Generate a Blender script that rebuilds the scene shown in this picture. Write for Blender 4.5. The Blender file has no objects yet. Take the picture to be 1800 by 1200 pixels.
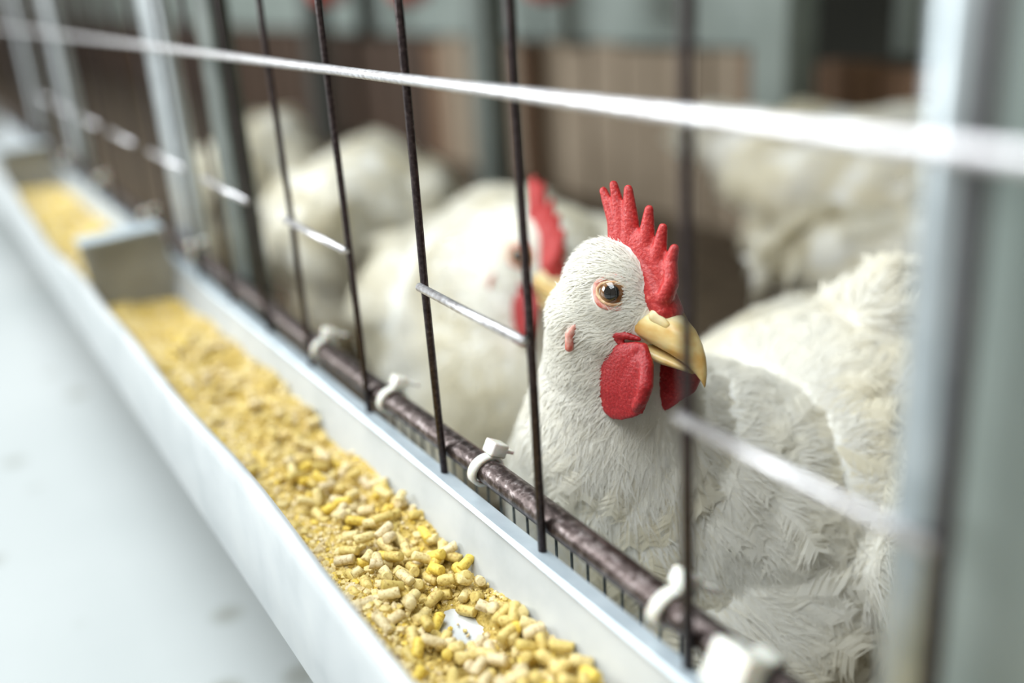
import bpy, bmesh, math, random
import numpy as np
from mathutils import Vector, Matrix

SC = bpy.context.scene
COL = SC.collection
RNG = np.random.default_rng(11)
random.seed(5)

# ------------------------------------------------------------------ camera
CAM = np.array([0.0, -0.13, 0.5])
RIGHT = Vector((0.52245, 0.85047, -0.0613))
DOWN = Vector((0.26908, -0.23266, -0.93459))
FWD = Vector((-0.8091, 0.47178, -0.3504))
cd = bpy.data.cameras.new('camera')
cam = bpy.data.objects.new('camera', cd)
COL.objects.link(cam)
m = Matrix.Identity(4)
for i, v in enumerate((RIGHT, -DOWN, -FWD)):
    for j in range(3):
        m[j][i] = v[j]
m.translation = Vector(CAM)
cam.matrix_world = m
cd.sensor_width = 36.0
cd.lens = 35.0
cd.clip_start = 0.005
cd.dof.use_dof = True
cd.dof.focus_distance = 0.298
cd.dof.aperture_fstop = 3.3
SC.camera = cam

# ------------------------------------------------------------------ world, lamps, exposure
w = bpy.data.worlds.new('barn_ambient')
SC.world = w
w.use_nodes = True
w.node_tree.nodes['Background'].inputs[0].default_value = (1.0, 0.94, 0.82, 1)
w.node_tree.nodes['Background'].inputs[1].default_value = 0.36


def area(name, loc, target, sx, sy, power, col):
    l = bpy.data.lights.new(name, 'AREA')
    l.shape = 'RECTANGLE'
    l.size, l.size_y = sx, sy
    l.energy = power
    l.color = col
    o = bpy.data.objects.new(name, l)
    COL.objects.link(o)
    o.location = loc
    d = Vector(target) - Vector(loc)
    o.rotation_euler = d.to_track_quat('-Z', 'Y').to_euler()
    return o


area('aisle_skylight', (-0.7, -0.55, 2.2), (-0.4, 0.1, 0.3), 3.2, 1.1, 82, (0.90, 0.97, 1.0))
area('house_window', (-2.9, -2.3, 1.5), (-0.4, 0.1, 0.35), 1.6, 1.4, 100, (0.92, 0.98, 1.0))
SC.view_settings.view_transform = 'Standard'
SC.view_settings.look = 'None'
SC.view_settings.gamma = 1.0
SC.view_settings.use_curve_mapping = False
SC.view_settings.exposure = 0.18
SC.cycles.max_bounces = 6
SC.cycles.diffuse_bounces = 3
SC.cycles.caustics_reflective = False
SC.cycles.caustics_refractive = False


# ------------------------------------------------------------------ materials
def mat(name):
    m = bpy.data.materials.new(name)
    m.use_nodes = True
    nt = m.node_tree
    return m, nt, nt.nodes['Principled BSDF']


def N(nt, t, **kw):
    n = nt.nodes.new(t)
    for k, v in kw.items():
        setattr(n, k, v)
    return n


def ramp(nt, stops):
    r = nt.nodes.new('ShaderNodeValToRGB')
    e = r.color_ramp.elements
    while len(e) < len(stops):
        e.new(0.5)
    for el, (p, c) in zip(e, stops):
        el.position = p
        el.color = (*c, 1)
    return r


def noise_color(nt, b, scale, stops, detail=5, coord='Object', stretch=None):
    tc = N(nt, 'ShaderNodeTexCoord')
    no = N(nt, 'ShaderNodeTexNoise')
    no.inputs['Scale'].default_value = scale
    no.inputs['Detail'].default_value = detail
    if stretch:
        mp = N(nt, 'ShaderNodeMapping')
        mp.inputs['Scale'].default_value = stretch
        nt.links.new(tc.outputs[coord], mp.inputs[0])
        nt.links.new(mp.outputs[0], no.inputs['Vector'])
    else:
        nt.links.new(tc.outputs[coord], no.inputs['Vector'])
    r = ramp(nt, stops)
    nt.links.new(no.outputs['Fac'], r.inputs[0])
    nt.links.new(r.outputs[0], b.inputs['Base Color'])
    return no, r


def bump(nt, b, src, strength, dist):
    bp = N(nt, 'ShaderNodeBump')
    bp.inputs['Strength'].default_value = strength
    bp.inputs['Distance'].default_value = dist
    nt.links.new(src, bp.inputs['Height'])
    nt.links.new(bp.outputs[0], b.inputs['Normal'])
    return bp


def m_feather(name, col, trans, cream=0.0):
    m, nt, b = mat(name)
    b.inputs['Base Color'].default_value = (*col, 1)
    no, r = noise_color(nt, b, 16, [(0.40, col), (0.60, (col[0] * (1 - .03 * cream), col[1] * (1 - .075 * cream), col[2] * (1 - .20 * cream)))], 3)
    b.inputs['Roughness'].default_value = 0.62
    b.inputs['Specular IOR Level'].default_value = 0.25
    t = N(nt, 'ShaderNodeBsdfTranslucent')
    t.inputs[0].default_value = (col[0], col[1] * .955, col[2] * .84, 1)
    mx = N(nt, 'ShaderNodeMixShader')
    mx.inputs[0].default_value = trans
    nt.links.new(b.outputs[0], mx.inputs[1])
    nt.links.new(t.outputs[0], mx.inputs[2])
    nt.links.new(mx.outputs[0], nt.nodes['Material Output'].inputs[0])
    return m


M_PLUME = m_feather('creamy_body_feather', (0.94, 0.922, 0.86), 0.40, 1.0)
M_WHITE = m_feather('white_head_feather', (0.95, 0.942, 0.905), 0.40, 0.0)
M_BODY, nt, b = mat('white_down')
noise_color(nt, b, 60, [(0.3, (0.87, 0.845, 0.76)), (0.7, (0.92, 0.905, 0.855))])
b.inputs['Roughness'].default_value = 0.8
b.inputs['Specular IOR Level'].default_value = 0.15

M_COMB, nt, b = mat('red_comb_skin')
no, r = noise_color(nt, b, 11, [(0.30, (0.40, 0.016, 0.018)), (0.62, (0.57, 0.042, 0.038)), (0.80, (0.72, 0.19, 0.15))], 4)
bump(nt, b, no.outputs['Fac'], 0.55, 0.0006)
b.inputs['Roughness'].default_value = 0.42
b.inputs['Subsurface Weight'].default_value = 0.25
b.inputs['Subsurface Radius'].default_value = (1.0, 0.25, 0.15)
b.inputs['Subsurface Scale'].default_value = 0.0015

M_WATTLE, nt, b = mat('red_wattle_skin')
no, r = noise_color(nt, b, 12, [(0.30, (0.28, 0.007, 0.010)), (0.60, (0.42, 0.014, 0.018)), (0.85, (0.58, 0.09, 0.07))], 4)
bump(nt, b, no.outputs['Fac'], 0.5, 0.0006)
b.inputs['Roughness'].default_value = 0.45
b.inputs['Subsurface Weight'].default_value = 0.2
b.inputs['Subsurface Radius'].default_value = (1.0, 0.2, 0.12)
b.inputs['Subsurface Scale'].default_value = 0.001

M_LOBE, nt, b = mat('pink_ear_skin')
no, r = noise_color(nt, b, 4, [(0.35, (0.62, 0.14, 0.10)), (0.65, (0.84, 0.52, 0.44))])
bump(nt, b, no.outputs['Fac'], 0.4, 0.0006)
b.inputs['Roughness'].default_value = 0.5

M_BEAK, nt, b = mat('horn_beak')
no, r = noise_color(nt, b, 1.5, [(0.32, (0.66, 0.38, 0.10)), (0.50, (0.80, 0.60, 0.26)), (0.70, (0.87, 0.75, 0.46))], 3, stretch=(0.5, 1, 1))
b.inputs['Roughness'].default_value = 0.34
b.inputs['Subsurface Weight'].default_value = 0.2
b.inputs['Subsurface Scale'].default_value = 0.0015
bump(nt, b, no.outputs['Fac'], 0.12, 0.0008)

M_LID, nt, b = mat('eyelid_skin')
noise_color(nt, b, 7, [(0.35, (0.58, 0.30, 0.15)), (0.65, (0.80, 0.60, 0.36))])
b.inputs['Roughness'].default_value = 0.5

M_EYE, nt, b = mat('hen_eye')
tc = N(nt, 'ShaderNodeTexCoord')
sep = N(nt, 'ShaderNodeSeparateXYZ')
nt.links.new(tc.outputs['Object'], sep.inputs[0])
d2 = N(nt, 'ShaderNodeVectorMath', operation='LENGTH')
cmb = N(nt, 'ShaderNodeCombineXYZ')
nt.links.new(sep.outputs['X'], cmb.inputs[0])
nt.links.new(sep.outputs['Z'], cmb.inputs[2])
nt.links.new(cmb.outputs[0], d2.inputs[0])
mu = N(nt, 'ShaderNodeMath', operation='MULTIPLY')
mu.inputs[1].default_value = 2.0
nt.links.new(d2.outputs['Value'], mu.inputs[0])
r = ramp(nt, [(0.0, (0.003, 0.003, 0.003)), (0.44, (0.004, 0.003, 0.003)), (0.475, (0.13, 0.055, 0.02)), (0.60, (0.24, 0.115, 0.045)), (0.78, (0.16, 0.08, 0.04)), (1.0, (0.06, 0.035, 0.02))])
nt.links.new(mu.outputs[0], r.inputs[0])
nt.links.new(r.outputs[0], b.inputs['Base Color'])
b.inputs['Roughness'].default_value = 0.06
b.inputs['Coat Weight'].default_value = 1.0
b.inputs['Coat Roughness'].default_value = 0.02

M_NOSE, nt, b = mat('nostril_dark')
b.inputs['Base Color'].default_value = (0.16, 0.09, 0.035, 1)


def m_metal(name, stops, scale, rough, metallic, bs=0.3, bd=0.0004, stretch=None):
    m, nt, b = mat(name)
    no, r = noise_color(nt, b, scale, stops, 6, stretch=stretch)
    b.inputs['Metallic'].default_value = metallic
    b.inputs['Roughness'].default_value = rough
    bump(nt, b, no.outputs['Fac'], bs, bd)
    return m


M_ROD = m_metal('rusty_dark_steel', [(0.30, (0.030, 0.020, 0.018)), (0.52, (0.085, 0.062, 0.058)), (0.66, (0.22, 0.185, 0.18)), (0.8, (0.07, 0.038, 0.030))], 420, 0.38, 0.75, 0.6, 0.0006)
M_WIRE = m_metal('dark_wire', [(0.30, (0.022, 0.014, 0.015)), (0.6, (0.058, 0.040, 0.040)), (0.8, (0.15, 0.11, 0.11))], 700, 0.38, 0.7, 0.6, 0.0004)
M_HWIRE = m_metal('baked_sheen_wire', [(0.30, (0.42, 0.39, 0.40)), (0.6, (0.74, 0.73, 0.75)), (0.8, (0.90, 0.90, 0.92))], 600, 0.36, 0.85, 0.4, 0.0004)  # overhead light caught by the horizontal wires, put into a pale base colour
M_GALV = m_metal('galvanised_steel', [(0.35, (0.46, 0.50, 0.52)), (0.65, (0.62, 0.66, 0.68))], 120, 0.38, 0.6, 0.1, 0.0004)
M_TUBE = m_metal('dull_tube_steel', [(0.35, (0.36, 0.40, 0.42)), (0.65, (0.46, 0.50, 0.52))], 120, 0.34, 0.6, 0.1, 0.0004)
M_MIDPOST = m_metal('grey_green_steel', [(0.35, (0.15, 0.175, 0.16)), (0.65, (0.21, 0.24, 0.22))], 60, 0.55, 0.2)
M_GREYPOST = m_metal('weathered_grey_steel', [(0.35, (0.075, 0.088, 0.078)), (0.65, (0.13, 0.148, 0.132))], 60, 0.55, 0.2)
M_PANEL = m_metal('grey_green_panel', [(0.35, (0.25, 0.295, 0.27)), (0.65, (0.33, 0.375, 0.35))], 12, 0.6, 0.1)
M_TROUGH = m_metal('white_painted_sheet', [(0.32, (0.46, 0.485, 0.495)), (0.5, (0.53, 0.55, 0.56)), (0.72, (0.59, 0.605, 0.605))], 45, 0.30, 0.15, 0.08, 0.0006)
M_PLATE = m_metal('baked_shade_sheet', [(0.35, (0.33, 0.325, 0.30)), (0.65, (0.42, 0.415, 0.39))], 40, 0.5, 0.2)  # end plates face away from the window; that shade is set as grey
M_RIM = m_metal('bare_trough_rim', [(0.32, (0.52, 0.60, 0.66)), (0.7, (0.66, 0.74, 0.80))], 90, 0.34, 0.35, 0.1, 0.0004)
M_MESHW = m_metal('fine_mesh_wire', [(0.3, (0.05, 0.06, 0.06)), (0.7, (0.22, 0.26, 0.27))], 300, 0.4, 0.6)

M_NYLON, nt, b = mat('white_nylon')
no, r = noise_color(nt, b, 350, [(0.25, (0.72, 0.68, 0.56)), (0.55, (0.84, 0.84, 0.79))])
b.inputs['Roughness'].default_value = 0.35
b.inputs['Subsurface Weight'].default_value = 0.3
b.inputs['Subsurface Scale'].default_value = 0.002

M_CUP, nt, b = mat('red_plastic')
no, r = noise_color(nt, b, 40, [(0.3, (0.55, 0.05, 0.03)), (0.7, (0.70, 0.09, 0.05))])
b.inputs['Roughness'].default_value = 0.4

M_FLOOR, nt, b = mat('pale_concrete')
tc = N(nt, 'ShaderNodeTexCoord')
n1 = N(nt, 'ShaderNodeTexNoise'); n1.inputs['Scale'].default_value = 3.0; n1.inputs['Detail'].default_value = 6
n2 = N(nt, 'ShaderNodeTexVoronoi'); n2.inputs['Scale'].default_value = 20.0
nt.links.new(tc.outputs['Object'], n1.inputs['Vector']); nt.links.new(tc.outputs['Object'], n2.inputs['Vector'])
r1 = ramp(nt, [(0.35, (0.36, 0.385, 0.385)), (0.65, (0.43, 0.45, 0.45))])
r2 = ramp(nt, [(0.08, (0.62, 0.60, 0.54)), (0.22, (1, 1, 1))])
nt.links.new(n1.outputs['Fac'], r1.inputs[0]); nt.links.new(n2.outputs['Distance'], r2.inputs[0])
mx = N(nt, 'ShaderNodeMix', data_type='RGBA', blend_type='MULTIPLY'); mx.inputs[0].default_value = 0.8
nt.links.new(r1.outputs[0], mx.inputs[6]); nt.links.new(r2.outputs[0], mx.inputs[7])
nt.links.new(mx.outputs[2], b.inputs['Base Color'])
b.inputs['Roughness'].default_value = 0.55

M_LITTER, nt, b = mat('brown_litter')
no, r = noise_color(nt, b, 60, [(0.3, (0.05, 0.033, 0.02)), (0.7, (0.14, 0.098, 0.058))])
b.inputs['Roughness'].default_value = 0.9
M_DARK, nt, b = mat('dark_wall_paint')
no, r = noise_color(nt, b, 6, [(0.3, (0.055, 0.06, 0.055)), (0.7, (0.09, 0.095, 0.085))])
b.inputs['Roughness'].default_value = 0.8


def m_plank(name, a, c):
    m, nt, b = mat(name)
    no, r = noise_color(nt, b, 30, [(0.3, a), (0.7, c)], 5, stretch=(4, 4, 0.4))
    b.inputs['Roughness'].default_value = 0.75
    return m


M_PLANK = [m_plank('tan_board', (0.27, 0.205, 0.14), (0.38, 0.30, 0.22)),
           m_plank('brown_board', (0.16, 0.085, 0.045), (0.26, 0.15, 0.085)),
           m_plank('baked_shade_brown_board', (0.042, 0.022, 0.012), (0.082, 0.044, 0.024))]  # boards on the left: brown with the shade there mixed into the colour

M_PELLET, nt, b = mat('feed_pellet')
oi = N(nt, 'ShaderNodeObjectInfo')
geo = N(nt, 'ShaderNodeNewGeometry')
ad = N(nt, 'ShaderNodeMath', operation='ADD')
nt.links.new(oi.outputs['Random'], ad.inputs[0]); nt.links.new(geo.outputs['Random Per Island'], ad.inputs[1])
fr = N(nt, 'ShaderNodeMath', operation='FRACT')
nt.links.new(ad.outputs[0], fr.inputs[0])
rc = ramp(nt, [(0.0, (0.66, 0.51, 0.15)), (0.25, (0.77, 0.61, 0.23)), (0.5, (0.84, 0.71, 0.36)), (0.80, (0.78, 0.66, 0.44)), (0.90, (0.82, 0.62, 0.12)), (1.0, (0.84, 0.62, 0.10))])
nt.links.new(fr.outputs[0], rc.inputs[0])
tc = N(nt, 'ShaderNodeTexCoord')
no = N(nt, 'ShaderNodeTexNoise'); no.inputs['Scale'].default_value = 900; no.inputs['Detail'].default_value = 4
nt.links.new(tc.outputs['Object'], no.inputs['Vector'])
r2 = ramp(nt, [(0.28, (0.55, 0.42, 0.26)), (0.45, (0.93, 0.90, 0.84)), (0.7, (1, 1, 1))])
nt.links.new(no.outputs['Fac'], r2.inputs[0])
mx = N(nt, 'ShaderNodeMix', data_type='RGBA', blend_type='MULTIPLY'); mx.inputs[0].default_value = 1.0
nt.links.new(rc.outputs[0], mx.inputs[6]); nt.links.new(r2.outputs[0], mx.inputs[7])
nt.links.new(mx.outputs[2], b.inputs['Base Color'])
b.inputs['Roughness'].default_value = 0.55
bump(nt, b, no.outputs['Fac'], 0.5, 0.0005)

M_MEAL, nt, b = mat('feed_meal')
no, r = noise_color(nt, b, 800, [(0.3, (0.44, 0.29, 0.05)), (0.5, (0.66, 0.47, 0.11)), (0.7, (0.78, 0.60, 0.22))], 6)
b.inputs['Roughness'].default_value = 0.8
bump(nt, b, no.outputs['Fac'], 1.0, 0.002)


# ------------------------------------------------------------------ helpers
def mesh_np(name, verts, faces, smooth=True):
    me = bpy.data.meshes.new(name)
    verts = np.asarray(verts, dtype=np.float32).reshape(-1, 3)
    if isinstance(faces, np.ndarray):
        k = faces.shape[1]
        nf = len(faces)
        me.vertices.add(len(verts)); me.vertices.foreach_set('co', verts.ravel())
        me.loops.add(nf * k); me.loops.foreach_set('vertex_index', faces.astype(np.int32).ravel())
        me.polygons.add(nf); me.polygons.foreach_set('loop_start', np.arange(0, nf * k, k, dtype=np.int32))
        me.polygons.foreach_set('loop_total', np.full(nf, k, dtype=np.int32))
        me.update(calc_edges=True)
    else:
        me.from_pydata([tuple(map(float, v)) for v in verts], [], faces)
    me.polygons.foreach_set('use_smooth', [smooth] * len(me.polygons))
    me.validate()
    me.update()
    return me


def link(name, me, m, parent=None, loc=None):
    o = bpy.data.objects.new(name, me)
    COL.objects.link(o)
    if me is not None and m is not None and not me.materials:
        me.materials.append(m)
    if loc is not None:
        o.location = loc
    if parent is not None:
        o.parent = parent
    return o


def empty(name, loc):
    o = bpy.data.objects.new(name, None)
    o.empty_display_size = 0.02
    COL.objects.link(o)
    o.location = loc
    return o


def tag(o, label=None, cat=None, group=None, kind=None):
    if label: o['label'] = label
    if cat: o['category'] = cat
    if group: o['group'] = group
    if kind: o['kind'] = kind
    return o


class MB:
    def __init__(s): s.v = []; s.f = []
    def add(s, v, f):
        o = len(s.v); s.v += [tuple(p) for p in v]; s.f += [tuple(i + o for i in q) for q in f]
    def box(s, a, b, bev=0):
        (x0, y0, z0), (x1, y1, z1) = a, b
        s.add([(x0, y0, z0), (x1, y0, z0), (x1, y1, z0), (x0, y1, z0), (x0, y0, z1), (x1, y0, z1), (x1, y1, z1), (x0, y1, z1)],
              [(0, 3, 2, 1), (4, 5, 6, 7), (0, 1, 5, 4), (1, 2, 6, 5), (2, 3, 7, 6), (3, 0, 4, 7)])
    def tube(s, pts, r, n=10, cap=True):
        pts = [Vector(p) for p in pts]
        rs = r if isinstance(r, (list, tuple)) else [r] * len(pts)
        rings = []
        t0 = (pts[1] - pts[0]).normalized()
        up = Vector((0, 0, 1)) if abs(t0.z) < 0.9 else Vector((1, 0, 0))
        a = t0.cross(up).normalized()
        V, Fc = [], []
        for i, p in enumerate(pts):
            t = (pts[min(i + 1, len(pts) - 1)] - pts[max(i - 1, 0)]).normalized()
            a = (a - t * a.dot(t)).normalized()
            b2 = t.cross(a)
            for k in range(n):
                an = 2 * math.pi * k / n
                V.append(p + (a * math.cos(an) + b2 * math.sin(an)) * rs[i])
        for i in range(len(pts) - 1):
            for k in range(n):
                k2 = (k + 1) % n
                Fc.append((i * n + k, i * n + k2, (i + 1) * n + k2, (i + 1) * n + k))
        if cap:
            Fc.append(tuple(range(n - 1, -1, -1)))
            Fc.append(tuple((len(pts) - 1) * n + k for k in range(n)))
        s.add(V, Fc)
    def prism(s, prof, x0, x1):
        n = len(prof)
        V = [(x0, y, z) for y, z in prof] + [(x1, y, z) for y, z in prof]
        Fc = [(i, (i + 1) % n, n + (i + 1) % n, n + i) for i in range(n)]
        Fc += [tuple(range(n - 1, -1, -1)), tuple(range(n, 2 * n))]
        s.add(V, Fc)
    def build(s, name, m, parent=None, loc=(0, 0, 0), smooth=False, rel=None):
        off = np.array(rel if rel is not None else (0, 0, 0), dtype=float)
        v = np.array([tuple(p) for p in s.v], dtype=float) - off
        me = mesh_np(name, v, s.f, smooth)
        return link(name, me, m, parent, loc)


def bevel_obj(o, wdt, seg=2):
    bm = bmesh.new(); bm.from_mesh(o.data)
    bmesh.ops.bevel(bm, geom=[e for e in bm.edges if e.calc_face_angle(0) > 0.5], offset=wdt, segments=seg, affect='EDGES', profile=0.6)
    bm.to_mesh(o.data); bm.free()
    for p in o.data.polygons: p.use_smooth = True
    return o


def ico(sub):
    bm = bmesh.new(); bmesh.ops.create_icosphere(bm, subdivisions=sub, radius=1)
    v = np.array([x.co[:] for x in bm.verts]); f = np.array([[q.index for q in x.verts] for x in bm.faces])
    bm.free(); return v, f


ICO = {k: ico(k) for k in (1, 2, 3)}


def union(name, blobs, voxel, smooth=6, sub=2):
    """blobs: (centre, radii(3), rotation3x3 or None) -> one continuous surface"""
    v0, f0 = ICO[sub]
    V, Fc, o = [], [], 0
    for c, r, R in blobs:
        p = v0 * np.asarray(r)
        if R is not None: p = p @ np.asarray(R).T
        V.append(p + np.asarray(c)); Fc.append(f0 + o); o += len(v0)
    me = mesh_np(name + '_src', np.concatenate(V), np.concatenate(Fc))
    ob = bpy.data.objects.new(name + '_src', me); COL.objects.link(ob)
    md = ob.modifiers.new('r', 'REMESH'); md.mode = 'VOXEL'; md.voxel_size = voxel; md.adaptivity = 0
    if smooth:
        ms = ob.modifiers.new('s', 'SMOOTH'); ms.factor = 0.5; ms.iterations = smooth
    dg = bpy.context.evaluated_depsgraph_get()
    out = bpy.data.meshes.new_from_object(ob.evaluated_get(dg))
    out.name = name
    bpy.data.objects.remove(ob); bpy.data.meshes.remove(me)
    out.polygons.foreach_set('use_smooth', [True] * len(out.polygons))
    out.materials.clear()
    return out


def chain(pts, rad, step=0.35, flat=None):
    """spheres along a polyline, dense enough to fuse"""
    out = []
    pts = [np.asarray(p, float) for p in pts]
    rad = [np.asarray(r, float) * np.ones(3) for r in rad]
    for i in range(len(pts) - 1):
        L = np.linalg.norm(pts[i + 1] - pts[i])
        n = max(2, int(L / (min(rad[i].min(), rad[i + 1].min()) * step)) + 1)
        for k in range(n):
            t = k / n
            out.append((pts[i] * (1 - t) + pts[i + 1] * t, rad[i] * (1 - t) + rad[i + 1] * t, None))
    out.append((pts[-1], rad[-1], None))
    return out


def rot(a, b, c):
    a, b, c = np.radians([a, b, c])
    ca, sa, cb, sb, cc, sc = np.cos(a), np.sin(a), np.cos(b), np.sin(b), np.cos(c), np.sin(c)
    return np.array([[ca, -sa, 0], [sa, ca, 0], [0, 0, 1]]) @ np.array([[cb, 0, sb], [0, 1, 0], [-sb, 0, cb]]) @ np.array([[1, 0, 0], [0, cc, -sc], [0, sc, cc]])


def mesh_arrays(me):
    me.calc_loop_triangles()
    v = np.empty(len(me.vertices) * 3, np.float32); me.vertices.foreach_get('co', v); v = v.reshape(-1, 3).astype(float)
    n = np.empty(len(me.vertices) * 3, np.float32); me.vertex_normals.foreach_get('vector', n); n = n.reshape(-1, 3).astype(float)
    t = np.empty(len(me.loop_triangles) * 3, np.int32); me.loop_triangles.foreach_get('vertices', t)
    return v, n, t.reshape(-1, 3)


def sample(arr, count, rng, weight=None):
    v, n, t = arr
    a, b2, c = v[t[:, 0]], v[t[:, 1]], v[t[:, 2]]
    ar = np.linalg.norm(np.cross(b2 - a, c - a), axis=1)
    if weight is not None:
        ar = ar * weight((a + b2 + c) / 3)
    k = rng.choice(len(t), count, p=ar / ar.sum())
    u, w2 = rng.random(count), rng.random(count)
    fl = u + w2 > 1; u[fl], w2[fl] = 1 - u[fl], 1 - w2[fl]
    u, w2 = u[:, None], w2[:, None]
    p = a[k] * (1 - u - w2) + b2[k] * u + c[k] * w2
    nn = n[t[k, 0]] * (1 - u - w2) + n[t[k, 1]] * u + n[t[k, 2]] * w2
    nn /= np.linalg.norm(nn, axis=1)[:, None] + 1e-9
    return p, nn


def frames(n, d):
    t = d - n * (n * d).sum(1)[:, None]
    t /= np.linalg.norm(t, axis=1)[:, None] + 1e-9
    return t, np.cross(n, t)


def tmpl_strand():
    # u, v, bend ; a thin tapering strand
    v = np.array([[0, -0.5], [0, 0.5], [0.5, -0.42], [0.5, 0.42], [1, 0]])
    f = np.array([[0, 1, 3], [0, 3, 2], [2, 3, 4]])
    return v, f


def tmpl_feather(nb=20):
    """soft contour feather: a shaft with fine separate barbs in a rounded outline"""
    V, Fc = [], []
    V.extend([(0, -0.025), (0, 0.025), (0.95, 0.0)]); Fc.append([0, 1, 2])
    for i in range(nb):
        u = i / nb * 0.84
        e0 = math.sqrt(max(0.0, 1 - (2 * (u * 0.92 + 0.08) - 1) ** 2))
        for s in (-1, 1):
            wd = 0.62 / nb
            k = len(V)
            V.extend([(u, 0), (u + wd * 1.3, 0), (u + 0.10 + wd, s * e0 * 0.30), (u + 0.10, s * e0 * 0.30), (min(1.05, u + 0.24), s * e0 * 0.52)])
            Fc.extend([[k, k + 1, k + 2], [k, k + 2, k + 3], [k + 3, k + 2, k + 4]])
    return np.array(V), np.array(Fc)


STRAND, FEATHER, FEATHER_LO = tmpl_strand(), tmpl_feather(20), tmpl_feather(7)


def scatter(tm, p, n, d, L, W, lift, curl, rng, jit=0.0):
    """instances of a feather template laid on a surface, returned as verts, faces"""
    tv, tf = tm
    t, bb = frames(n, d)
    c = len(p)
    u = np.repeat(tv[None, :, 0], c, 0); v = np.repeat(tv[None, :, 1], c, 0)
    if jit:
        v = v * (1 + rng.normal(0, jit, v.shape)); u = u + rng.normal(0, jit * 0.06, u.shape) * (u > 0.05)
    L = L[:, None]; W = W[:, None]
    cu = curl[:, None] if isinstance(curl, np.ndarray) else curl
    h = lift[:, None] * u * L - cu * u * u * L - 0.9 * v * v * W * 0.6
    sway = rng.normal(0, 0.10, (c, 1)) * u * u * L
    P = p[:, None, :] + t[:, None, :] * (u * L)[..., None] + bb[:, None, :] * (v * W + sway)[..., None] + n[:, None, :] * h[..., None]
    F_ = tf[None] + (np.arange(c) * len(tv))[:, None, None]
    return P.reshape(-1, 3), F_.reshape(-1, 3)


def join(parts):
    V, Fc, o = [], [], 0
    for v, f in parts:
        V.append(v); Fc.append(f + o); o += len(v)
    return np.concatenate(V), np.concatenate(Fc)


# ------------------------------------------------------------------ the hens
BODY = [((0, 0, 0), (.135, .078, .080)), ((.075, 0, -.012), (.075, .068, .072)), ((-.09, 0, .018), (.08, .058, .060)),
        ((-.085, 0, -.035), (.062, .056, .050)), ((-.015, .064, .010), (.095, .022, .050)), ((-.015, -.064, .010), (.095, .022, .050)),
        ((-.155, 0, .045), (.055, .020, .034)), ((.095, 0, .020), (.052, .050, .055))]
HEADB = [((-.40, 0, .25), (1.75, 1.48, 1.72)), ((-.30, 0, -.85), (1.50, 1.42, 1.20)), ((.50, 0, -.10), (1.12, 1.08, 1.15)),
         ((.95, 0, -.45), (.72, .78, .76)), ((-1.0, 0, -.9), (1.45, 1.48, 1.5))]


def loft(secs, n=20):
    """secs: (x, ztop, zbot, halfwidth) -> closed tapering horn shape"""
    V, Fc = [], []
    for x, zt, zb, hw in secs:
        zc, h = (zt + zb) / 2, (zt - zb) / 2
        for k in range(n):
            a = 2 * math.pi * k / n
            cy, cz = math.cos(a), math.sin(a)
            V.append((x, hw * math.copysign(abs(cy) ** 0.9, cy), zc + h * math.copysign(abs(cz) ** 0.95, cz)))
    for i in range(len(secs) - 1):
        for k in range(n):
            k2 = (k + 1) % n
            Fc.append((i * n + k, i * n + k2, (i + 1) * n + k2, (i + 1) * n + k))
    Fc.append(tuple(range(n))[::-1]); Fc.append(tuple((len(secs) - 1) * n + k for k in range(n)))
    return V, Fc


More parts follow.
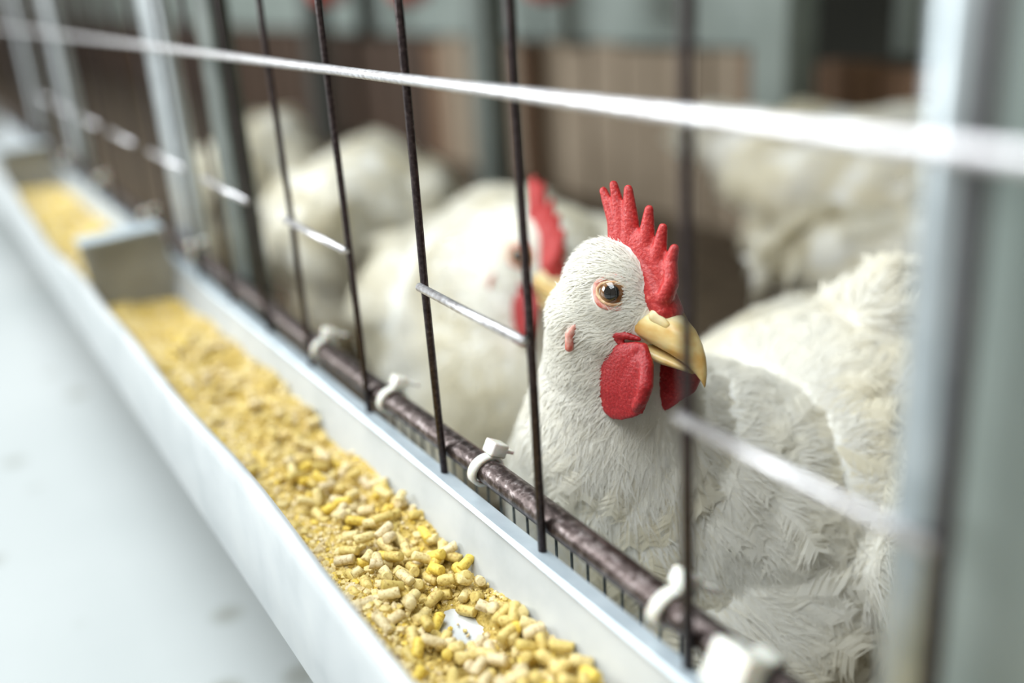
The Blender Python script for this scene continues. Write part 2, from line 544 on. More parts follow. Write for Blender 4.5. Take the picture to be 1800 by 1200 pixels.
def build_hen(label, centre, yaw, pitch, hR, hT, neck, neck_r, detail, seed, scale=1.0, extra=(), head=True, hscale=1.0):
    rng = np.random.default_rng(seed)
    bR = rot(yaw, pitch, 0)
    C = np.asarray(centre, float)
    root = empty('hen', (C[0], C[1], 0.2))
    off = np.array([C[0], C[1], 0.2])
    tag(root, label, 'hen', 'white hens in the cage')
    hs = 0.01 * hscale
    H = lambda l: hR @ (np.asarray(l, float) * hs) + hT
    blobs = [(C + bR @ (np.array(c) * scale), np.array(r) * scale, bR) for c, r in BODY]
    blobs += [(C + bR @ np.array(c), np.array(r), bR) for c, r in extra]
    nb = C + bR @ np.array((.085, 0, .02)) * scale
    path = [np.asarray(p, float) for p in neck]
    if head:
        blobs += [(H(c), np.array(r) * hs, hR) for c, r in HEADB]
        blobs += chain([H((-.9, 0, -.7))] + path + [nb], [.0165 * hscale] + list(neck_r) + [.056 * scale], 0.5)
    vox = {2: .0016, 1: .004, 0: .006}[detail]
    me = union('body', [(c - off, r, R) for c, r, R in blobs], vox, 8 if detail == 2 else 5, 3)
    body = link('body', me, M_BODY, root)
    arr = mesh_arrays(me)
    arr = (arr[0] + off, arr[1], arr[2])

    # flow of the plumage, from the beak over the head and down the neck to the tail
    fp = []
    if head:
        fp += [(H((1.8, 0, -.2)), hR @ np.array((-1, 0, .25))), (H((.6, 0, .2)), hR @ np.array((-1, 0, .0))), (H((-.8, 0, .2)), hR @ np.array((-.7, 0, -.75)))]
        pts = [H((-.9, 0, -.7))] + path + [nb]
        for i in range(len(pts) - 1):
            d = pts[i + 1] - pts[i]
            fp += [((pts[i] + pts[i + 1]) / 2, d / np.linalg.norm(d))]
    bx = bR @ np.array((-1, 0, 0.0))
    dn = np.array((0, 0, -1.0))
    fp += [(C + bR @ np.array((.13, 0, -.01)) * scale, dn * .9 + bx * .35), (C + bR @ np.array((.06, 0, .03)) * scale, bx), (C, bx), (C + bR @ np.array((-.1, 0, .02)) * scale, bx + np.array((0, 0, .15)))]
    FP = np.array([f[0] for f in fp]); FD = np.array([f[1] / np.linalg.norm(f[1]) for f in fp])

    def flow(p):
        dd = ((p[:, None, :] - FP[None]) ** 2).sum(2)
        sg = np.interp(rad(p), [.04, .13], [.020, .050])[:, None] ** 2
        wgt = np.exp(-(dd - dd.min(1)[:, None]) / (2 * sg))
        return (wgt[..., None] * FD[None]).sum(1) / wgt.sum(1)[:, None] + rng.normal(0, 0.16, p.shape)

    hc = H((-.2, 0, -.2))
    nk = path[-1] if path else nb
    rad = lambda p: np.linalg.norm(p - hc, axis=1)
    below = lambda p: np.clip(rad(p), 0, None)
    bare_e = [H((.38, s * 1.28, .55)) for s in (-1, 1)]
    parts = []
    if detail == 2:
        keep_eye = lambda p: np.min([np.linalg.norm(p - e, axis=1) for e in bare_e], 0) > 0.0050
        keep_er = lambda p: np.min([np.linalg.norm(p - H((-.5, s_ * 1.5, z_)), axis=1) for s_ in (-1, 1) for z_ in (-.8, -1.15)], 0) > 0.0026
        keep_bk = lambda p: np.linalg.norm(p - H((1.75, 0, -.45)), axis=1) > 0.0098
        keep_cm = lambda p: ~((np.abs(((p - hT) @ hR)[:, 1]) < 0.0042) & (((p - hT) @ hR)[:, 2] > 0.001) & (((p - hT) @ hR)[:, 0] > -0.012))
        # short velvet of the head
        p, n = sample(arr, 46000, rng, lambda c: (rad(c) < .034) * 1.0)
        k = keep_eye(p) & keep_er(p) & keep_bk(p) & keep_cm(p); p, n = p[k], n[k]
        q = ((p - hT) @ hR) / hs
        front = np.clip((q[:, 0] + 0.6) / 2.2, 0, 1)
        c = len(p)
        L = (.0062 - .0036 * front) * rng.uniform(.7, 1.3, c)
        parts.append(scatter(STRAND, p, n, flow(p), L, np.full(c, .00042) * rng.uniform(.6, 1.3, c), rng.uniform(.10, .40, c), .24, rng))
        # hackle strands of the neck
        p, n = sample(arr, 52000, rng, lambda c: ((rad(c) > .028) & (rad(c) < .125)) * 1.0)
        c = len(p); rr = rad(p)
        L = np.interp(rr, [.026, .05, .09, .13], [.007, .012, .016, .018]) * rng.uniform(.6, 1.3, c)
        parts.append(scatter(STRAND, p, n, flow(p), L, np.full(c, .00042) * rng.uniform(.6, 1.4, c), rng.uniform(.03, .17, c), .10, rng))
        # soft feathers of neck, breast and back
        p, n = sample(arr, 1500, rng, lambda c: ((rad(c) > .045) & (rad(c) < .12)) * 1.0)
        c = len(p); rr = rad(p)
        L = np.interp(rr, [.04, .07, .13], [.014, .020, .030]) * rng.uniform(.8, 1.2, c)
        parts.append(scatter(FEATHER, p, n, flow(p), L, L * rng.uniform(.45, .65, c), rng.uniform(.02, .10, c), rng.uniform(.03, .11, c), rng, .10))
        p, n = sample(arr, 3600, rng, lambda c: (rad(c) > .095) * 1.0)
        c = len(p)
        L = .023 * rng.uniform(.75, 1.25, c)
        parts.append(scatter(FEATHER, p, n, flow(p), L, L * rng.uniform(.42, .62, c), rng.uniform(.02, .10, c), rng.uniform(.03, .12, c), rng, .16))
        p, n = sample(arr, 60000, rng, lambda c: (rad(c) > .10) * 1.0)
        c = len(p)
        parts.append(scatter(STRAND, p, n, flow(p), .015 * rng.uniform(.6, 1.4, c), np.full(c, .00045), rng.uniform(.03, .18, c), .11, rng))
    else:
        cnt = 900 if detail == 1 else 500
        p, n = sample(arr, cnt, rng, lambda c: (rad(c) > .06) * 1.0)
        c = len(p)
        L = .040 * rng.uniform(.75, 1.25, c)
        parts.append(scatter(FEATHER_LO, p, n, flow(p), L, L * rng.uniform(.6, .85, c), rng.uniform(.02, .10, c), rng.uniform(.04, .16, c), rng, .08))
        if head:
            p, n = sample(arr, 9000 if detail == 1 else 3000, rng, lambda c: (rad(c) < .09) * 1.0)
            p = p[np.min([np.linalg.norm(p - e, axis=1) for e in bare_e], 0) > .005] if False else p
            c = len(p); n = n[:c]
            rr = rad(p)
            L = np.interp(rr, [.02, .05, .09], [.004, .010, .018]) * rng.uniform(.7, 1.3, c)
            parts.append(scatter(STRAND, p, n, flow(p), L, np.full(c, .0009), rng.uniform(.05, .25, c), .15, rng))
    if detail == 2:
        V, Fc = join(parts[:2])
        hp = link('hackle', mesh_np('hackle', V - off, Fc, False), M_WHITE, root)
        hp['kind'] = 'stuff'
        parts = parts[2:]
    V, Fc = join(parts)
    pl = link('plumage', mesh_np('plumage', V - off, Fc, False), M_PLUME, root)
    pl['kind'] = 'stuff'
    if not head:
        return root

    # ---- head furniture, in head coordinates (cm), carried by matrices
    Mh = Matrix([[*(hR[i] * hs), (hT - off)[i]] for i in range(3)] + [[0, 0, 0, 1]])

    def hpart(name, me, m, parent=None, local=None):
        o = link(name, me, m, parent or root)
        o.matrix_local = (Mh @ local) if (parent is None and local is not None) else (Mh if parent is None else (local or Matrix.Identity(4)))
        return o

    sm = detail == 2
    tips = [((-.45, 1.5), (-.80, 2.4), (-1.43, 3.24), .26, .12), ((-.30, 1.5), (-.55, 2.5), (-1.04, 3.50), .27, .13), ((0, 1.5), (-.18, 2.5), (-.43, 3.46), .30, .15),
            ((.5, 1.2), (.52, 2.2), (.47, 3.02), .29, .15), ((.95, .9), (1.05, 1.85), (1.08, 2.60), .27, .15), ((1.30, .6), (1.50, 1.45), (1.61, 2.09), .26, .16)]
    cb = []
    for a, b2, c, r0, r1 in tips:
        cb += chain([(a[0], 0, a[1]), (b2[0], 0, b2[1]), (c[0], 0, c[1])], [(.42, .32, .45), (r0, .25, r0), (r1, .15, r1)], .30)
    cb += chain([(-.5, 0, 1.65), (.2, 0, 1.35), (.8, 0, .95), (1.35, 0, .52), (1.75, 0, .20)], [(.40, .36, .4), (.65, .44, .65), (.65, .52, .65), (.48, .62, .50), (.32, .60, .30)], .4)
    cb += chain([(-.45, 0, 2.05), (.25, 0, 1.9), (1.0, 0, 1.4), (1.45, 0, .95)], [(.34, .26, .4), (.42, .28, .5), (.42, .30, .5), (.36, .36, .4)], .4)
    cb += chain([(1.62, -.05, 1.5), (1.78, -.14, 1.10), (1.70, -.24, .66)], [(.20, .24, .3), (.21, .28, .3), (.24, .32, .28)], .3)
    cm = union('comb', cb, .055 if sm else .12, 4 if sm else 3, 2)
    hpart('comb', cm, M_COMB)

    nos = []
    for s in (-1, 1):
        th = .15
        if s < 0:
            pts = [((1.45, -.95), .28), ((1.1, -1.35), .55), ((.72, -1.98), .90), ((.80, -2.45), 1.0), ((1.2, -2.25), .98), ((1.5, -1.8), .72), ((1.68, -1.4), .45)]
            y0 = -.78
        else:
            pts = [((1.4, -1.1), .28), ((1.3, -1.5), .5), ((1.15, -2.0), .76), ((1.25, -2.5), .80), ((1.6, -2.2), .70), ((1.85, -1.7), .5)]
            y0 = .70
        wb = []
        P3 = [np.array((x, y0 + s * (.10 + .10 * math.sin(2.2 * (-.8 - z))), z)) for (x, z), r in pts]
        wb += chain(P3, [np.array((r, th, r)) for _, r in pts], 1.2)
        # rolled front edge, folded outward
        x1 = 2.10 if s < 0 else 2.20
        wb += chain([(1.62, y0 + s * .05, -.82), (x1 - .15, y0 + s * .18, -1.25), (x1 + .06, y0 + s * .36, -1.80), (x1 - .02, y0 + s * .34, -2.25), (x1 - .3, y0 + s * .22, -2.65)], [.16, .22, .24, .20, .14], .3)
        wb += chain([(x1 - .42, y0 + s * .1, -1.3), (x1 - .3, y0 + s * .2, -1.9), (x1 - .5, y0 + s * .12, -2.4)], [(.4, .14, .4)] * 3, .4)
        wm = union('wattle', wb, .055 if sm else .12, 4, 2)
        hpart('wattle', wm, M_WATTLE)
        # fleshy corner of the mouth
        mb = chain([(.62, s * .98, -.72), (.95, s * .90, -.64), (1.35, s * .74, -.66)], [.14, .13, .08], .3)
        mb += chain([(.62, s * .98, -.76), (.95, s * .88, -1.0), (1.40, s * .74, -1.12)], [.12, .11, .12], .3)
        hpart('mouth_skin', union('mouth_skin', mb, .05 if sm else .1, 3, 2), M_WATTLE)
        # earlobe
        eb = chain([(-.50, s * 1.58, -.70), (-.62, s * 1.66, -1.0), (-.58, s * 1.64, -1.38)], [(.10, .12, .16), (.15, .14, .20), (.15, .15, .16)], .4)
        hpart('earlobe', union('earlobe', eb, .06 if sm else .12, 3, 2), M_LOBE)
        # eye: globe with lid ring
        ev, ef = ICO[3]
        ax = rot(s * -30, 0, s * 12)   # eye looks sideways, a little forward and up
        er = .45
        rm = Matrix([[*(ax[i]), 0] for i in range(3)] + [[0, 0, 0, 1]])
        ec = Matrix.Translation((.36, s * .98, .55))
        eo = hpart('eye', mesh_np('eye', ev * er * (1, 1, 1), ef), M_EYE, None, ec @ rm)
        lv, lf, nn, mm2 = [], [], 36, 8
        for i in range(nn):
            a = 2 * math.pi * i / nn
            ro = .415 * (1 + .12 * abs(math.cos(a)) ** 3)
            for j in range(mm2):
                b2 = 2 * math.pi * j / mm2
                rr = ro + .065 * math.cos(b2) + .006 * math.sin(a * 13)
                lv.append((rr * math.cos(a) * 1.0, s * (.26 + .07 * math.sin(b2) - .10 * abs(math.cos(a)) ** 2), rr * math.sin(a) * (.74 if math.sin(a) > 0 else .86)))
                lf.append((i * mm2 + j, i * mm2 + (j + 1) % mm2, ((i + 1) % nn) * mm2 + (j + 1) % mm2, ((i + 1) % nn) * mm2 + j))
        hpart('eyelid', mesh_np('eyelid', lv, lf), M_LID, eo)
        lv, lf = [], []
        for i in range(nn):
            a = 2 * math.pi * i / nn
            for j in range(mm2):
                b2 = 2 * math.pi * j / mm2
                rr = .53 + .11 * math.cos(b2) + .02 * math.sin(a * 5)
                lv.append((rr * math.cos(a), s * (.20 + .06 * math.sin(b2) - .08 * abs(math.cos(a)) ** 2), rr * math.sin(a) * .88))
                lf.append((i * mm2 + j, i * mm2 + (j + 1) % mm2, ((i + 1) % nn) * mm2 + (j + 1) % mm2, ((i + 1) % nn) * mm2 + j))
        hpart('eye_skin', mesh_np('eye_skin', lv, lf), M_LOBE, eo)
        # nostril flap on the beak
        nv = chain([(1.62, s * .52, .10), (2.02, s * .42, -.08)], [(.20, .15, .22), (.17, .13, .15)], .4)
        nos.append(union('nostril', nv, .05, 2, 2))
    up = [(.80, .15, -.74, .86), (1.4, .26, -.84, .76), (1.8, .24, -.92, .66), (2.2, .14, -1.00, .56), (2.6, -.06, -1.10, .45), (2.92, -.36, -1.22, .34), (3.16, -.70, -1.36, .24), (3.32, -1.06, -1.50, .14), (3.41, -1.42, -1.64, .04)]
    lo = [(.95, -.80, -1.28, .72), (1.5, -.88, -1.36, .58), (2.0, -.98, -1.38, .45), (2.4, -1.07, -1.36, .34), (2.75, -1.18, -1.37, .20), (2.95, -1.26, -1.37, .08)]
    bo = hpart('upper_beak', mesh_np('upper_beak', *loft(up)), M_BEAK)
    for nm in nos:
        hpart('nostril', nm, M_BEAK, bo)
    hpart('lower_beak', mesh_np('lower_beak', *loft(lo)), M_BEAK)
    return root


hR = rot(10, 4, -8)
build_hen('white hen in sharp focus looking out of the cage with upright red comb',
          (-.250, .185, .286), -90, 2, hR, np.array((-.2342, .0477, .4011)),
          [(-.2465, .052, .373), (-.2520, .057, .347), (-.258, .072, .322)], [.0235, .034, .049], 2, 3, 1.0,
          extra=[((.000, .006, .076), (.020, .016, .016))])

h2 = rot(0, 12, -8)
build_hen('blurred white hen with lowered red-combed head just behind the sharp hen',
          (-.508, .165, .294), -26, -12, h2, np.array((-.390, .112, .368)),
          [(-.413, .120, .352), (-.430, .130, .340)], [.029, .044], 1, 4, 1.0, hscale=1.1)
build_hen('white hen with pale rounded back in the left of the cage interior',
          (-.840, .215, .283), 150, 0, rot(150, 30, 0), np.array((-1.045, .33, .27)),
          [(-1.015, .315, .29), (-.985, .30, .30)], [.025, .035], 0, 5, .97)
build_hen('white hen farthest left, half hidden behind the grey cage upright',
          (-1.16, .215, .275), 150, 0, rot(150, 20, 0), np.array((-1.36, .335, .30)),
          [(-1.32, .315, .31), (-1.29, .295, .31)], [.025, .035], 0, 6, .88)
build_hen('blurred white hen with raised tail standing behind the sharp hen on the right',
          (-.520, .575, .300), 22, -2, rot(10, 30, 0), np.array((-.30, .675, .27)),
          [(-.33, .665, .29), (-.36, .645, .30)], [.025, .035], 0, 7, 1.0)
build_hen('white hen at far right mostly hidden by the thick near tube',
          (-.325, .47, .280), 60, 0, rot(60, 30, 0), np.array((-.21, .67, .28)),
          [(-.225, .64, .29), (-.24, .61, .30)], [.025, .035], 0, 8, .9)


# ------------------------------------------------------------------ setting
def struct(name, mb, m, **k):
    o = mb.build(name, m, **k); o['kind'] = 'structure'; return o


f = MB(); f.box((-12, -6, -.05), (4, .004, .212)); struct('floor', f, M_FLOOR)
f = MB(); f.box((-11, .012, .165), (1.2, 1.0, .198)); struct('floor_litter', f, M_LITTER)
f = MB(); f.box((-12, 1.6, .1), (3, 1.68, 2.6)); wb = struct('wall_back', f, M_DARK)
f = MB(); f.box((-6, .02, .98), (1.5, 1.6, 1.0)); struct('unseen_shade_deck', f, M_PANEL)  # unseen deck above the cage, added to keep light off its deeper parts

# plank screen at the back of the cage
sw = empty('wall_boards', (0, .66, .198)); sw['kind'] = 'structure'
x = -9.5
i = 0
while x < -.1:
    wd = random.uniform(.048, .066) if x > -3.2 else random.uniform(.18, .26)
    cidx = 2 if x < -1.62 else (0 if x < -.84 else 1)
    if random.random() < .12: cidx = 1
    q = MB(); q.box((x, random.uniform(-.004, .004), 0), (x + wd - .003, .018, .198 + random.uniform(-.006, .006)))
    q.build('plank', M_PLANK[cidx], sw)
    x += wd
# upper grey-green panels with dark gaps
ph = empty('wall_panels', (0, .70, .40)); ph['kind'] = 'structure'
for a, b2 in [(-9.5, -2.16), (-2.10, -1.96), (-1.86, -1.30), (-1.28, -.84), (-.66, -.2), (-.18, .3)]:
    q = MB(); q.box((a, 0, 0), (b2, .012, .34)); q.build('panel', M_PANEL, ph)
# uprights at the back
for k, (px, lab) in enumerate([(-.705, 'grey-green steel upright behind the hens, right of the sharp hen'), (-1.265, 'grey-green steel upright rising behind the lowered-head hen'),
                               (-1.92, 'dark steel upright behind the left hens')]):
    q = MB(); q.prism([(-.02, 0), (.02, 0), (.02, .6), (-.02, .6)], -.024, .024)
    o = q.build('upright', [M_PANEL, M_MIDPOST, M_DARK][k], None, (px, .60, .198))
    bevel_obj(o, .004)
    tag(o, lab, 'post', 'uprights at the back of the cage')

# red drinker cups hanging behind
for k, (px, lab) in enumerate([(-1.79, 'red drinker cup at the top edge, left of three'), (-1.455, 'red drinker cup at the top edge, middle of three'), (-1.07, 'red drinker cup at the top edge, right of three')]):
    root = empty('drinker_cup', (px, .58, .458)); tag(root, lab, 'drinker', 'red drinker cups')
    V, Fc = [], []
    prof = [(.002, 0), (.018, .002), (.030, .010), (.036, .024), (.038, .038), (.036, .038), (.033, .022), (.02, .008), (.002, .005)]
    n = 24
    for r, z in prof:
        for j in range(n):
            a = 2 * math.pi * j / n; V.append((r * math.cos(a), r * math.sin(a), z))
    for i2 in range(len(prof) - 1):
        for j in range(n):
            Fc.append((i2 * n + j, i2 * n + (j + 1) % n, (i2 + 1) * n + (j + 1) % n, (i2 + 1) * n + j))
    Fc.append(tuple(range(n))[::-1]); Fc.append(tuple((len(prof) - 1) * n + j for j in range(n)))
    link('cup', mesh_np('cup', V, Fc), M_CUP, root)
    q = MB(); q.tube([(0, 0, .006), (0, 0, .16)], .005); q.build('stem', M_GREYPOST, root, smooth=True)
q = MB(); q.tube([(-3.5, .58, .625), (.2, .58, .625)], .012)
o = q.build('water_pipe', M_GALV, None, (0, 0, 0), smooth=True); tag(o, 'grey water pipe that carries the red drinker cups', 'pipe')

# ------------------------------------------------------------------ cage front
cage = empty('wire_cage', (-.4, 0, .20)); tag(cage, 'wire cage front of dark bars welded to a rusty bottom rod', 'cage')
O = (-.4, 0, .20)
VX = [-.1440, -.2052, -.2637, -.3240, -.3845, -.4392, -.0826] + [-.4990 - .0600 * k for k in range(0, 16)]
for k, xx in enumerate(VX):
    j = .0006 * math.sin(k * 2.1)
    q = MB(); q.tube([(xx + .0004, -.0052, .3465), (xx, -.0052 + j, .41), (xx - .0003, -.0052, .47), (xx, -.0050, .62)], .00125 if k else .0014, 10)  # welded bar
    q.build('bar', M_WIRE, cage, smooth=True, rel=O)
q = MB(); q.tube([(-1.6, -.0078, .4729), (-.6, -.0078, .4731), (-.25, -.0078, .4729), (-.02, -.0078, .4731), (.1, -.0078, .4731)], .0016, 12)
q.build('top_wire', M_HWIRE, cage, smooth=True, rel=O)
for a, b2 in [(-.1440, -.083), (-.2630, -.2035), (-.3830, -.3215), (-.5030, -.4340), (-.6200, -.5450), (-.740, -.668), (-.86, -.788), (-.98, -.908), (-1.10, -1.028)]:
    q = MB(); q.tube([(a, -.0078, .4115), ((a + b2) / 2, -.0078, .4111), (b2, -.0076, .4108)], .00135, 12)
    q.build('cross_wire', M_HWIRE, cage, smooth=True, rel=O)
q = MB()
q.tube([(-1.8 + .06 * k, .0 + .0003 * math.sin(k), .3545 + .0003 * math.cos(k * 1.7)) for k in range(33)], .0041, 18)
q.build('bottom_rod', M_ROD, cage, smooth=True, rel=O)
# near right: thick tube
q = MB(); q.tube([(-.0887, -.003, .18), (-.0887, -.003, .66)], .0048, 20)
q.build('corner_tube', M_TUBE, cage, smooth=True, rel=O)

q = MB(); q.box((-.092, .008, .18), (.32, .010, .66))
o = q.build('side_panel', M_PANEL, None, (0, 0, 0)); tag(o, 'grey sheet metal panel at the right edge beside the thick tube', 'panel')

# galvanised uprights further along
def upright(xx, wdt, m, lab):
    q = MB(); q.prism([(-.004, 0), (-.0025, 0), (-.0025, .44), (-.004, .44)], -wdt / 2, wdt / 2)
    root = empty('cage_upright', (xx, 0, .198)); tag(root, lab, 'post', 'galvanised cage uprights')
    q2 = MB(); q2.box((-wdt / 2, .006, 0), (wdt / 2, .0085, .44)); a = q2.build('front_flange', m, root); bevel_obj(a, .0006)
    q2 = MB(); q2.box((-wdt / 2, .0085, 0), (-wdt / 2 + .0025, .024, .44)); a = q2.build('side_flange', m, root); bevel_obj(a, .0006)
    return root
upright(-.622, .050, M_GALV, 'bright galvanised angle upright at the upper left')
upright(-.512, .028, M_GREYPOST, 'dull grey upright just right of the bright galvanised one')
upright(-1.03, .060, M_GALV, 'blurred galvanised upright near the left edge')
upright(-1.30, .060, M_GALV, 'faint galvanised upright in the top left corner')

# fine mesh under the rod
q = MB()
xx = -1.0
while xx < .02:
    q.tube([(xx, .0065, .352), (xx, .0065, .205)], .00045, 5)
    xx += .008
for zz in (.3425, .331, .318, .305):
    q.tube([(-1.0, .0058, zz), (.02, .0058, zz)], .00045, 5)
o = q.build('wire_mesh', M_MESHW, None, smooth=True); tag(o, 'fine dark wire mesh below the rusty bottom rod', 'mesh', kind='stuff')


# cable ties
def tie(xx, lab, ang, size=1.0, tail=.006):
    root = empty('cable_tie', (xx, 0, .3545)); tag(root, lab, 'cable tie', 'white cable ties on the rod')
    V, Fc, n = [], [], 40
    ri, ro, hw = .0043, .0056, .0019 * size
    for k in range(n):
        a = 2 * math.pi * k / n
        for r, x2 in ((ri, -hw), (ro, -hw * .9), (ro, hw * .9), (ri, hw)):
            V.append((x2 + .0012 * math.sin(a), r * math.cos(a), r * math.sin(a)))
        k2 = (k + 1) % n
        for j in range(4):
            Fc.append((k * 4 + j, k * 4 + (j + 1) % 4, k2 * 4 + (j + 1) % 4, k2 * 4 + j))
    link('strap', mesh_np('strap', V, Fc), M_NYLON, root)
    A = math.radians(ang)
    rm = Matrix.Translation((.0008, .0062 * math.cos(A), .0062 * math.sin(A))) @ Matrix.Rotation(A - math.pi / 2, 4, 'X')
    q = MB(); q.box((-.0029 * size, -.0026 * size, -.0008), (.0029 * size, .0030 * size, .0036 * size))
    h = q.build('head', M_NYLON, root); bevel_obj(h, .0006); h.matrix_local = rm
    q = MB(); q.box((-.0017 * size, .0024, .0008), (.0017 * size, .0024 + tail, .0020))
    t = q.build('tail', M_NYLON, root); bevel_obj(t, .0003); t.matrix_local = rm


tie(-.2445, 'sharp white cable tie on the rod below the sharp hen, left of its breast', 62, 1.0, .004)
tie(-.3130, 'slightly blurred white cable tie, next one left of the sharp cable tie', 66, .95)
tie(-.3800, 'blurred white cable tie, second one left of the sharp cable tie', 70, .95)
tie(-.1565, 'blurred white cable tie near the bottom right, behind a bar', 55, 1.0, .010)
tie(-.1270, 'thick white cable tie head at the bottom edge of the picture', 150, 1.8, .003)
tie(-.5750, 'shiny blurred cable tie beside the left end of the near trough', 110, 1.1)
tie(-.6900, 'shiny blurred cable tie at the foot of the bright upright', 120, 1.2)
tie(-.86, 'blurred cable tie far along the rod at the left', 120, 1.2)
tie(-1.02, 'farthest blurred cable tie on the rod at the left edge', 120, 1.2)


# ------------------------------------------------------------------ feed troughs
def trough(x0, x1, lab, bumpy=True):
    root = empty('feed_trough', ((x0 + x1) / 2, -.035, .305)); tag(root, lab, 'trough')
    rel = ((x0 + x1) / 2, -.035, .305)
    prof = [(-.0085, .3470), (-.0095, .3450), (-.0130, .3250), (-.0150, .3232), (-.0350, .3226), (-.0550, .3230), (-.0572, .3245),
            (-.0612, .3515), (-.0617, .3532), (-.0629, .3540), (-.0643, .3537), (-.0652, .3522), (-.0658, .3480), (-.0665, .3120), (-.0655, .3100), (-.0620, .3095),
            (-.0600, .3110), (-.0585, .3190), (-.0180, .3190), (-.0105, .3240), (-.0075, .3455)]
    nx = 90
    V, Fc = [], []
    n = len(prof)
    for i in range(nx + 1):
        xx = x0 + (x1 - x0) * i / nx
        bend = -.0055 * math.exp(-((xx + .70) / .10) ** 2) + .0012 * math.sin(xx * 17) + .0006 * math.sin(xx * 41 + 1)
        for (y, z) in prof:
            g = max(0, (z - .322) / .032) if y < -.055 else 0
            V.append((xx - rel[0], y + bend * g - rel[1], z + .0008 * math.sin(xx * 23) * g - rel[2]))
    for i in range(nx):
        for k in range(n):
            k2 = (k + 1) % n
            Fc.append((i * n + k, i * n + k2, (i + 1) * n + k2, (i + 1) * n + k))
    Fc.append(tuple(range(n))); Fc.append(tuple(nx * n + k for k in range(n))[::-1])
    o = link('tray', mesh_np('tray', V, Fc), M_TROUGH, root)
    md = o.modifiers.new('es', 'EDGE_SPLIT'); md.split_angle = math.radians(50)
    q = MB(); q.prism([(-.0100, .3468), (-.0092, .3482), (-.0034, .3470), (-.0031, .3460), (-.0075, .3460)], x0, x1)
    q.build('rim', M_RIM, root, rel=rel)
    for xe in (x0, x1):
        q = MB(); q.prism([(-.0600, .3690), (-.0150, .3715), (-.0100, .3465), (-.0140, .3230), (-.0560, .3230)], xe - .001 if xe == x1 else xe, xe if xe == x1 else xe + .001)
        q.build('end_plate', M_PLATE, root, rel=rel)
        q = MB(); q.prism([(-.0605, .3688), (-.0145, .3713), (-.0145, .3725), (-.0605, .3700)], xe - .009 if xe == x1 else xe - .001, xe + .001 if xe == x1 else xe + .009)
        q.build('end_flange', M_RIM, root, rel=rel)
    return root


trough(-.600, .06, 'white painted feed trough in the foreground full of yellow feed')
trough(-1.05, -.603, 'second white feed trough continuing beyond the near one')
trough(-1.60, -1.053, 'farthest blurred feed trough in the left corner')


def hfeed(X, Y):
    """height of the meal bed"""
    h = .3275 + .0016 * np.sin(X * 55 + Y * 90) + .0013 * np.sin(X * 120 - Y * 60 + 1.3) + .0008 * np.sin(Y * 210 + X * 33)
    h = h + .0018 * np.clip((-.036 - Y) / .018, 0, 1) + .0012 * np.clip((Y + .020) / .008, 0, 1)
    h = h + .0030 * np.clip((-.27 - X) / .12, 0, 1)
    h = h - .0040 * np.clip((-.46 - X) / .12, 0, 1)
    h = h - .0075 * np.exp(-(((X + .2175) / .013) ** 2 + ((Y + .0265) / .0085) ** 2))
    return h


def bed(name, x0, x1, dz=0):
    nx, ny = int((x1 - x0) / .0016), 34
    xs = np.linspace(x0, x1, nx); ys = np.linspace(-.0600, -.0105, ny)
    Xg, Yg = np.meshgrid(xs, ys, indexing='ij')
    Z = (hfeed(Xg, Yg) if dz == 0 else .331 + .002 * np.sin(Xg * 50 + Yg * 70)) + RNG.normal(0, .00035, Xg.shape)
    # keep inside the tray walls
    V = np.stack([Xg, Yg, Z], -1).reshape(-1, 3)
    idx = np.arange(nx * ny).reshape(nx, ny)
    F_ = np.stack([idx[:-1, :-1], idx[1:, :-1], idx[1:, 1:], idx[:-1, 1:]], -1).reshape(-1, 4)
    return V, F_


V, F_ = bed('b', -.598, .055)
o = link('feed_meal', mesh_np('feed_meal', V, F_, True), M_MEAL)
tag(o, 'yellow crumbled feed meal bedding the near trough', 'feed', kind='stuff')
V, F_ = bed('b2', -1.04, -.606, 1)
o = link('feed_meal', mesh_np('feed_meal', V, F_, True), M_MEAL); tag(o, 'yellow feed lying in the second trough beyond the divider', 'feed', kind='stuff')

# pellets ---------------------------------------------------------------
def pellet_mesh(k):
    rg = np.random.default_rng(100 + k)
    L = rg.uniform(.0030, .0066); r = rg.uniform(.00150, .00172); n = 10
    V, Fc = [], []
    xs = [(-.5, .0), (-.5, .84), (-.472, .98), (-.1, 1.0), (.2, 1.0), (.472, .98), (.5, .84), (.5, 0)]
    t1, t2 = rg.normal(0, .15), rg.normal(0, .15)
    V.append((-.5 * L, 0, 0))
    for q_, rr in xs[1:-1]:
        for j in range(n):
            a = 2 * math.pi * j / n
            w_ = 1 + rg.normal(0, .045)
            sk = (t1 if q_ < 0 else t2) * r * math.cos(a) * (abs(q_) > .4)
            V.append((q_ * L + sk + rg.normal(0, .00006), r * rr * w_ * math.cos(a), r * rr * w_ * math.sin(a)))
    V.append((.5 * L, 0, 0))
    m_ = len(xs) - 2
    for j in range(n):
        Fc.append((0, 1 + (j + 1) % n, 1 + j)); Fc.append((len(V) - 1, 1 + (m_ - 1) * n + j, 1 + (m_ - 1) * n + (j + 1) % n))
    for i2 in range(m_ - 1):
        for j in range(n):
            Fc.append((1 + i2 * n + j, 1 + i2 * n + (j + 1) % n, 1 + (i2 + 1) * n + (j + 1) % n, 1 + (i2 + 1) * n + j))
    me = mesh_np('feed_pellet', V, Fc, True); me.materials.append(M_PELLET)
    return me, L


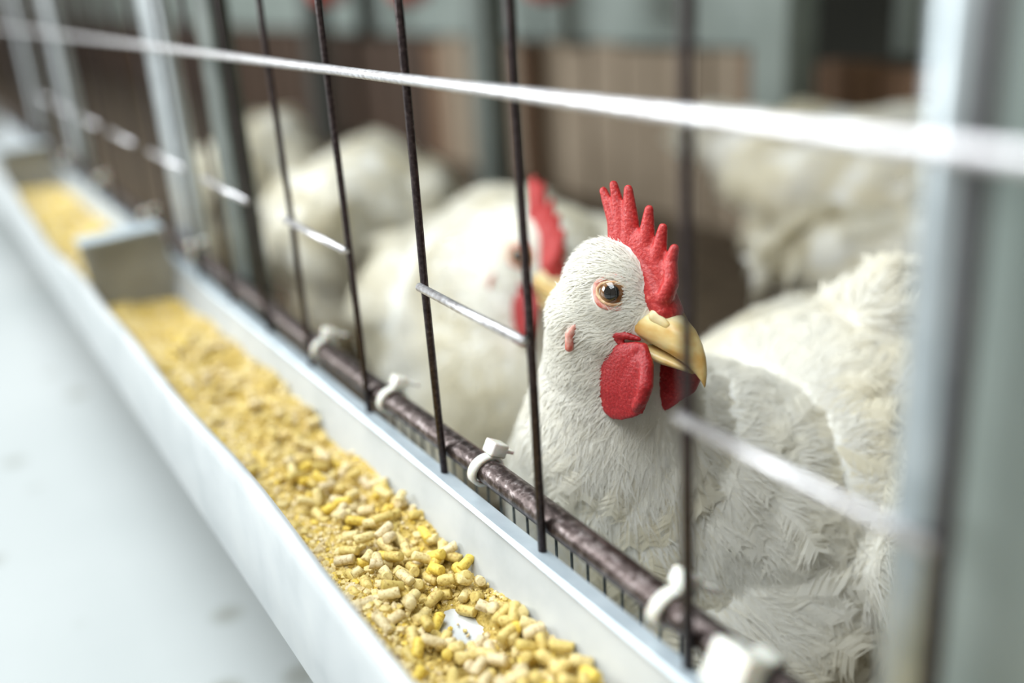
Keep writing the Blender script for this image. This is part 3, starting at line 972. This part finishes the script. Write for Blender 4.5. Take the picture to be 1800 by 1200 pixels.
PM = [pellet_mesh(k) for k in range(9)]
rg = np.random.default_rng(21)
cand = []
placed = []
tries = 0
while len(placed) < 900 and tries < 9000:
    tries += 1
    xx = -.52 + .57 * rg.random(); yy = rg.uniform(-.0590, -.0135)
    dens = .8 if xx > -.25 else (.35 if xx > -.33 else .15)
    if yy < -.040 - .4 * (xx + .2) * (xx > -.2) and xx < -.14: dens *= .15
    g = ((xx + .2175) / .0125) ** 2 + ((yy + .0265) / .0080) ** 2
    if g < 1 and rg.random() > .10: continue
    if rg.random() > dens: continue
    lvl = 0
    near = [p for p in placed if abs(p[0] - xx) < .0045 and abs(p[1] - yy) < .0036]
    if len(near) > 2: continue
    z = hfeed(np.array(xx), np.array(yy)) + .0011 + .0019 * len(near)
    if g < 1.3: z = max(z, .3247)
    a = rg.uniform(0, math.pi); tl = rg.normal(0, .22) + (.35 * rg.choice([-1, 1]) if near else 0)
    placed.append((xx, yy, float(z), a, tl, int(rg.integers(9)), rg.uniform(0, 6.28)))
# those that show largest: nearest to the camera and inside the frame
Mi = np.array([RIGHT[:], DOWN[:], FWD[:]])
def in_view(p):
    c = Mi @ (np.array(p[:3]) - CAM); return 900 + 1750 * c[0] / c[2], 600 + 1750 * c[1] / c[2], c[2]
vis = sorted([p for p in placed if (lambda q: 0 < q[0] < 1800 and 0 < q[1] < 1215)(in_view(p))], key=lambda p: abs(in_view(p)[2] - .27))
near300 = vis[:300]
key = set(id(p) for p in near300)
for p in near300:
    o = link('feed_pellet', PM[p[5]][0], None)
    o.matrix_world = Matrix.Translation(p[:3]) @ Matrix.Rotation(p[3], 4, 'Z') @ Matrix.Rotation(p[4], 4, 'Y') @ Matrix.Rotation(p[6], 4, 'X')
    tag(o, 'pale yellow feed pellet lying loose in the near white trough', 'pellet', 'feed pellets in the near trough')
V, Fc, o_ = [], [], 0
parts = []
PMA = []
for me, L in PM:
    v, n_, t = mesh_arrays(me); PMA.append((v, t))
for p in placed:
    if id(p) in key: continue
    v, t = PMA[p[5]]
    R3 = np.array((Matrix.Rotation(p[3], 3, 'Z') @ Matrix.Rotation(p[4], 3, 'Y') @ Matrix.Rotation(p[6], 3, 'X')))
    parts.append((v @ R3.T + np.array(p[:3]), t))
for k in range(700):   # second trough
    v, t = PMA[int(rg.integers(9))]
    xx, yy = rg.uniform(-1.03, -.61), rg.uniform(-.058, -.014)
    R3 = np.array((Matrix.Rotation(rg.uniform(0, 6), 3, 'Z') @ Matrix.Rotation(rg.normal(0, .3), 3, 'Y')))
    parts.append((v @ R3.T + np.array((xx, yy, .3325)), t))
V, F_ = join(parts)
o = link('loose_pellets', mesh_np('loose_pellets', V, F_), M_PELLET); tag(o, 'mass of further feed pellets blurring along the trough', 'feed', kind='stuff')
# crumbs
v0, f0 = ICO[1]
cnt = 24000
xx = rg.uniform(-.595, .05, cnt); yy = np.where(rg.random(cnt) < .5, rg.uniform(-.060, -.012, cnt), rg.uniform(-.060, -.042, cnt))
g = ((xx + .2175) / .0125) ** 2 + ((yy + .0265) / .0080) ** 2
k = (g > 1) | (rg.random(cnt) < .12); xx, yy = xx[k], yy[k]; cnt = len(xx)
sz = rg.uniform(.0003, .0010, cnt) * (1 + .8 * (rg.random(cnt) < .15))
zz = np.maximum(hfeed(xx, yy), .3235) + sz * .4
V = (v0[None] * (1 + rg.normal(0, .2, (cnt, len(v0), 1)))) * sz[:, None, None] + np.stack([xx, yy, zz], -1)[:, None, :]
F_ = (f0[None] + (np.arange(cnt) * len(v0))[:, None, None]).reshape(-1, 3)
o = link('feed_crumbs', mesh_np('feed_crumbs', V.reshape(-1, 3), F_, False), M_PELLET); tag(o, 'fine yellow feed crumbs scattered between the pellets', 'feed', kind='stuff')
